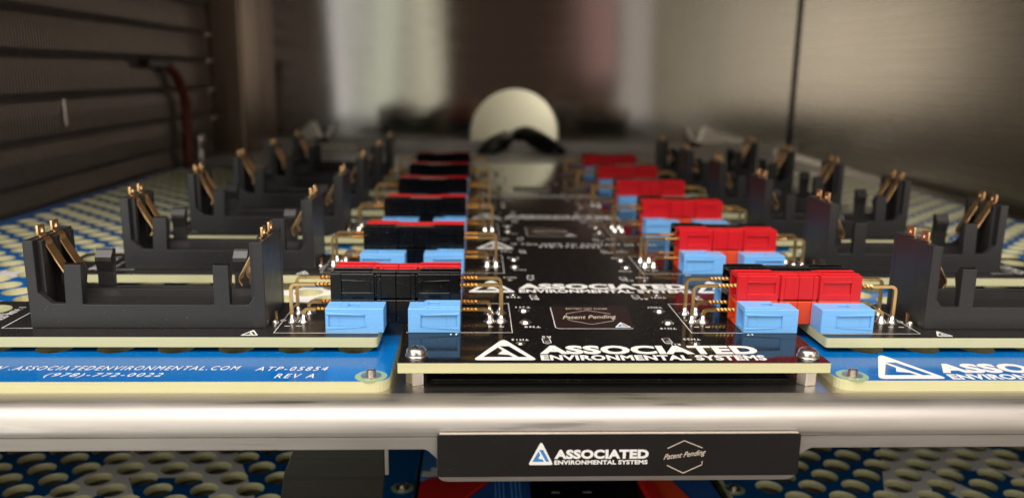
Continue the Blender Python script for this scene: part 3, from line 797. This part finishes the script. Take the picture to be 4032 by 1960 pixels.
def blue_housing(x_out, x_in, y0, face, raised=True):
    d = 1 if x_in > x_out else -1
    y1, z0, z1 = y0+HL-0.05, 0.03, 7.3
    X = lambda a: x_out+d*a
    L = abs(x_in-x_out)
    m = MB()
    def bx(a, b, ya, yb, za, zb):
        xa, xb = sorted((X(a), X(b))); m.box(xa, xb, ya, yb, za, zb)
    f0, f1 = (y0, y0+0.5) if face < 0 else (y1-0.5, y1)
    c0, c1 = (y0+0.5, y1) if face < 0 else (y0, y1-0.5)
    wl = 1.1
    bx(0, 4, c0, c0+wl, z0, z1); bx(0, 4, c1-wl, c1, z0, z1); bx(0, 4, c0+wl, c1-wl, z0, z0+wl); bx(0, 4, c0+wl, c1-wl, z1-wl, z1)
    # top window between 6.2 and 9.6 : frame of boxes
    bx(4, L, c0, c1, z0, z1-1.6)
    bx(4, 6.2, c0, c1, z1-1.6, z1); bx(9.6, L, c0, c1, z1-1.6, z1)
    ym = (c0+c1)/2
    bx(6.2, 9.6, c0, ym-1.1, z1-1.6, z1); bx(6.2, 9.6, ym+1.5, c1, z1-1.6, z1)
    if raised:
        bx(0.05, 6.2, c0, c1, z1, 7.85); bx(6.2, 9.6, c0, ym-1.1, z1, 7.85); bx(6.2, 9.6, ym+1.5, c1, z1, 7.85)
        xs = [(X(9.6), z1), (X(9.6), 7.85), (X(10.2), 7.85), (X(11.2), z1)]
        m.prism(xs, c0, c1)
    # face skin with the panel recess
    if raised != (face > 0):
        pass
    bx(0.02, L, f0, f1, z0, z0+1.7); bx(0.02, L, f0, f1, z1-1.9, z1-0.02)
    bx(11.6, L, f0, f1, z0+1.7, z1-1.9); bx(0.02, 1.0, f0, f1, z0+1.7, z1-1.9)
    a_ = -0.14 if face < 0 else 0; b_ = 0.14 if face > 0 else 0
    m.prism([(X(0.3), z1-1.9), (X(0.3), z1-1.2), (X(12.2), z1-1.9)], f0+a_, f1+b_)
    m.prism([(X(0.3), z0+1.7), (X(0.3), z0+0.9), (X(12.2), z0+1.7)], f0+a_, f1+b_)
    return m.mesh('keying_housing', 0.1, seg=1)

def pin_mesh(xo, d, y, z, reach, r=0.68):
    """square gold pin: twisted part out of the housing, bend, straight drop into the board"""
    path = []; tw = []
    n = 26
    for i in range(n+1):
        a = -2.0 + (7.2)*i/n; path.append((xo-d*a, y, z)); tw.append(i/n*math.pi*3.0)
    path = [(xo-d*(-2.6+a_), y_, z_) for a_, y_, z_ in [(0, y, z)]] + path
    tw = [0]+tw
    rb = 1.5; t_end = tw[-1]
    for a in (0.33, 0.66): path.append((xo-d*(5.2+(reach-rb-5.2)*a), y, z)); tw.append(t_end)
    for i in range(7):
        a = math.pi/2*i/6; path.append((xo-d*(reach-rb+rb*math.sin(a)), y, z-rb+rb*math.cos(a))); tw.append(t_end)
    path.append((xo-d*reach, y, 0.03)); tw.append(t_end)
    m = MB(); m.sweep(path, r, 4, tw)
    return m.mesh('pin')
def solder_mesh(x, y):
    m = MB(); m.lathe([(2.0, 0.015), (2.0, 0.05), (1.65, 0.06), (1.5, 0.35), (1.0, 1.1), (0.68, 2.0), (0.3, 2.2)], x, y, 18)
    return m.mesh('solder_joint', smooth=True)

def connector(sx):
    """block of mated housings between centre board (inner side) and holder board; sx=-1 left block, 1 right block"""
    xa, xb = (42.4, 81.4) if sx > 0 else (-81.6, -42.6)
    xm = (xa+xb)/2; org = (xm, 7.9, 0)
    t = thing('power_connector', '', 'connector', org, 'connector blocks joining the centre board to the holder boards')
    cols = {('t', 0): 'red_housing', ('b', 0): 'orange_housing', ('t', 1): 'black_housing', ('b', 1): 'black_housing'}
    if sx < 0: cols = {('t', 0): 'black_housing', ('b', 0): 'black_housing', ('t', 1): 'red_housing', ('b', 1): 'orange_housing'}
    names = {'red_housing': 'red_housing', 'orange_housing': 'orange_housing', 'black_housing': 'black_housing'}
    for (lv, dp), mt in cols.items():
        z0 = 0.05 if lv == 'b' else 7.95; y0 = 0 if dp == 0 else 7.95
        for xo, xi in ((xa, xm), (xb, xm)):
            put(half_housing(xo, xi, y0, z0, -1, top=(lv == 't')), org, mt, t, 'housing')
    dx = 0.5
    for y0, face in ((-7.95, -1), (15.95, 1)):
        put(blue_housing(xa+0.2 if sx > 0 else xa-0.4, xa+16.6, y0, face, raised=(sx > 0) == (face < 0)), org, 'blue_housing', t, 'keying_housing')
        put(blue_housing(xb+1.0 if sx > 0 else xb+0.1, xb-15.2, y0, face, raised=(sx < 0) == (face < 0)), org, 'blue_housing', t, 'keying_housing')
    for xo, d in ((xa, 1), (xb, -1)):
        for y in (3.4, 12.1):
            for z, reach in ((11.7, 12.6), (3.9, 9.1)):
                p_ = put(pin_mesh(xo, d, y, z, reach), org, 'gold', t, 'pin')
                put(solder_mesh(xo-d*reach, y), org, 'solder', p_, 'solder_joint')
    return t

side_word = {-1: 'left of centre board', 1: 'right of centre board'}
for sx in (-1, 1):
    hb, bh, cn = holder_board(sx), battery_holder(sx), connector(sx)
    roots = [hb, bh, cn]
    for r_ in range(6):
        rowtxt = ORD[r_] + ' row from lip, ' + side_word[sx]
        front = 'black over blue' if sx < 0 else 'red over blue'
        labs = ['black holder board with pale edge, ' + rowtxt, 'empty black battery holder, ' + rowtxt,
                front + ' connector block, ' + rowtxt]
        jx, jy, ja = (0, 0, 0) if r_ == 0 else (random.uniform(-0.25, 0.25), random.uniform(-0.4, 0.4), math.radians(random.uniform(-0.25, 0.25)))
        if r_ == 0:
            for o, l_ in zip(roots, labs): o['label'] = l_
        else:
            for o, l_ in zip(roots, labs):
                q = dup(o, l_, jx, r_*P_ROW+jy, ja if o is not cn else math.radians(random.uniform(-0.5, 0.5)))
                if o is bh:
                    q.scale = (1.045, 1.0, 1.045); q.location.x += sx*1.55*MM

# ------------------------------------------------------------------ lower shelf
ZL = -82.0
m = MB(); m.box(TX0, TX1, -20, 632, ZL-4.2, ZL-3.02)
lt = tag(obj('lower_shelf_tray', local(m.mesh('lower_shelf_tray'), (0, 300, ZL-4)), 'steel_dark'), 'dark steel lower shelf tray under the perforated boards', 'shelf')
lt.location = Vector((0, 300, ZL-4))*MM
LOL = (-170, 30, ZL-3); LOR = (170, 30, ZL-3)
nosc = lambda cx, cy: abs(abs(cx)-64) < 12 and abs(cy-50) < 10
me = perf_board(-285, -60.9, 25, 330, ZL, -219.2, 76.4, -280, -74, 20, 320, [], 'blue_mask_shaded_left', skip=nosc)
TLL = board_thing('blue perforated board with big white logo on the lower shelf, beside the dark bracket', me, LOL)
me = perf_board(60.9, 280, 25, 330, ZL, 138.5, 75.4, 74, 275, 20, 320, [], 'blue_mask_shaded_right', skip=nosc)
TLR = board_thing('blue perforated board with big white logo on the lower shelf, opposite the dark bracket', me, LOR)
screw_stud(-65.8, 50.5, ZL, TLL, LOL); screw_stud(63.2, 47.5, ZL, TLR, LOR)
t = thing('hanging_bracket', 'dark grey sheet metal bracket hanging under the shelf tray lip', 'bracket', (-78, -12, ZTRAY-1.2))
bo = (-78, -12, ZTRAY-1.2)
m = MB(); m.prism(round_poly([(-92.2, -8.9), (-92.4, -36), (-95.5, -44), (-98.2, -60), (-66, -60), (-66, -52), (-65.3, -45.5), (-65.1, -8.9)], [0, 2, 3, 1, 3, 2, 1, 0]), -10.6, -9.2)
put(m.mesh('bracket_plate', 0.2), bo, 'steel_dark', t, 'bracket_plate')
m = MB(); m.box(-65.2, -63.9, -10.4, -9.0, -44.5, -8.9); put(m.mesh('bright_edge', 0.3), bo, 'nickel', t, 'bright_edge')
m = MB(); m.box(-92, -62, -10.6, 2, -8.86, -8.82); put(m.mesh('flange'), bo, 'steel_dark', t, 'flange')
m = MB(); m.box(-58.4, 58.4, 30, 300, ZL-3.0, ZL-2.2)
o = tag(obj('lower_centre_board', local(m.mesh('lower_centre_board'), (0, 100, ZL-3)), 'black_mask'), 'black board between the blue boards on the lower shelf', 'circuit board'); o.location = Vector((0, 100, ZL-3))*MM
m = MB(); m.prism(round_poly([(-59.2, 38), (-59.2, 57.0), (-31.0, 57.0), (-43.5, 38)], [1, 7, 1, 1]), ZL-2.1, ZL+1.0, 'z')
o = tag(obj('red_card', local(m.mesh('red_card', 0.3), (-48, 46, ZL-2)), 'red_card'), 'red rounded corner card on the lower shelf under the nameplate', 'card'); o.location = Vector((-48, 46, ZL-2))*MM
bc = thing('blue_card', 'blue card with rows of raised dots on the lower shelf', 'card', (-28, 46, ZL-2))
m = MB(); m.prism([(-42.5, 38), (-30, 57.0), (-16.0, 57.0), (-16.5, 38)], ZL-2.1, ZL+0.4, 'z'); put(m.mesh('sheet', 0.2), (-28, 46, ZL-2), 'blue_card', bc, 'sheet')
m = MB()
for cx in (-29.8, -28.3, -26.8, -23.6, -22.0, -20.4):
    for k in range(14): m.box(cx-0.3, cx+0.3, 39+k*1.25, 39.6+k*1.25, ZL+0.4, ZL+0.62)
put(m.mesh('raised_dots'), (-28, 46, ZL-2), 'blue_print', bc, 'raised_dots')['kind'] = 'stuff'
bk = thing('lower_connector', 'black moulded cover with a faint triangle on the lower shelf', 'cover', (-2, 46, ZL-2))
m = MB(); m.box(-15.6, 10.6, 36, 62, ZL-2.1, ZL+1.5); put(m.mesh('shell', 0.6), (-2, 46, ZL-2), 'black_housing', bk, 'shell')
put(logo_mesh(-0.5, 48.2, 0.34, ZL+1.52, rot=math.pi), (-2, 46, ZL-2), 'steel_dark', bk, 'logo')
for xx in (-7.0, 5.0):
    m = MB(); m.box(xx-1.6, xx+1.6, 43.2, 44.3, ZL+1.5, ZL+1.75); put(m.mesh('contact', 0.1), (-2, 46, ZL-2), 'nickel', bk, 'contact')
rs = thing('red_strip', 'red and dark red folded strip on the lower shelf beside the black cover', 'strip', (34, 46, ZL-2))
m = MB(); m.prism([(27.2, 57), (31.8, 57), (34.2, 36), (29.0, 36)], ZL-2.1, ZL+1.2, 'z'); put(m.mesh('bright_fold', 0.3), (34, 46, ZL-2), 'red_card', rs, 'bright_fold')
m = MB(); m.prism([(31.8, 57), (39.8, 57), (45.5, 36), (34.2, 36)], ZL-2.1, ZL+0.2, 'z'); put(m.mesh('ribbed_face', 0.2), (34, 46, ZL-2), 'orange_housing', rs, 'ribbed_face')
m = MB(); m.prism([(40.2, 57), (56, 57), (57, 36), (46, 36)], ZL-2.1, ZL-0.4, 'z')
o = tag(obj('blue_sheet', local(m.mesh('blue_sheet', 0.2), (50, 46, ZL-2)), 'blue_card'), 'plain dark blue sheet on the lower shelf beside the red strip', 'sheet'); o.location = Vector((50, 46, ZL-2))*MM
gc = thing('blue_white_guide', 'blue and white printed guide piece beside the nameplate on the lower shelf', 'guide', (-55, 70, ZL-2))
m = MB(); m.prism(round_poly([(-59.4, 57.6), (-48, 57.6), (-48, 90), (-59.4, 90)], [0.5, 0.5, 3, 2]), ZL-2.1, ZL+0.3, 'z'); put(m.mesh('body', 0.2), (-55, 70, ZL-2), 'blue_print', gc, 'body')
m = MB(); m.prism([(-59.0, 59.3), (-49, 59.3), (-49, 66.2), (-55.6, 66.2), (-55.4, 63.2), (-59.0, 63.2)], ZL+0.3, ZL+0.45, 'z'); put(m.mesh('white_band'), (-55, 70, ZL-2), 'white_silk', gc, 'white_band')
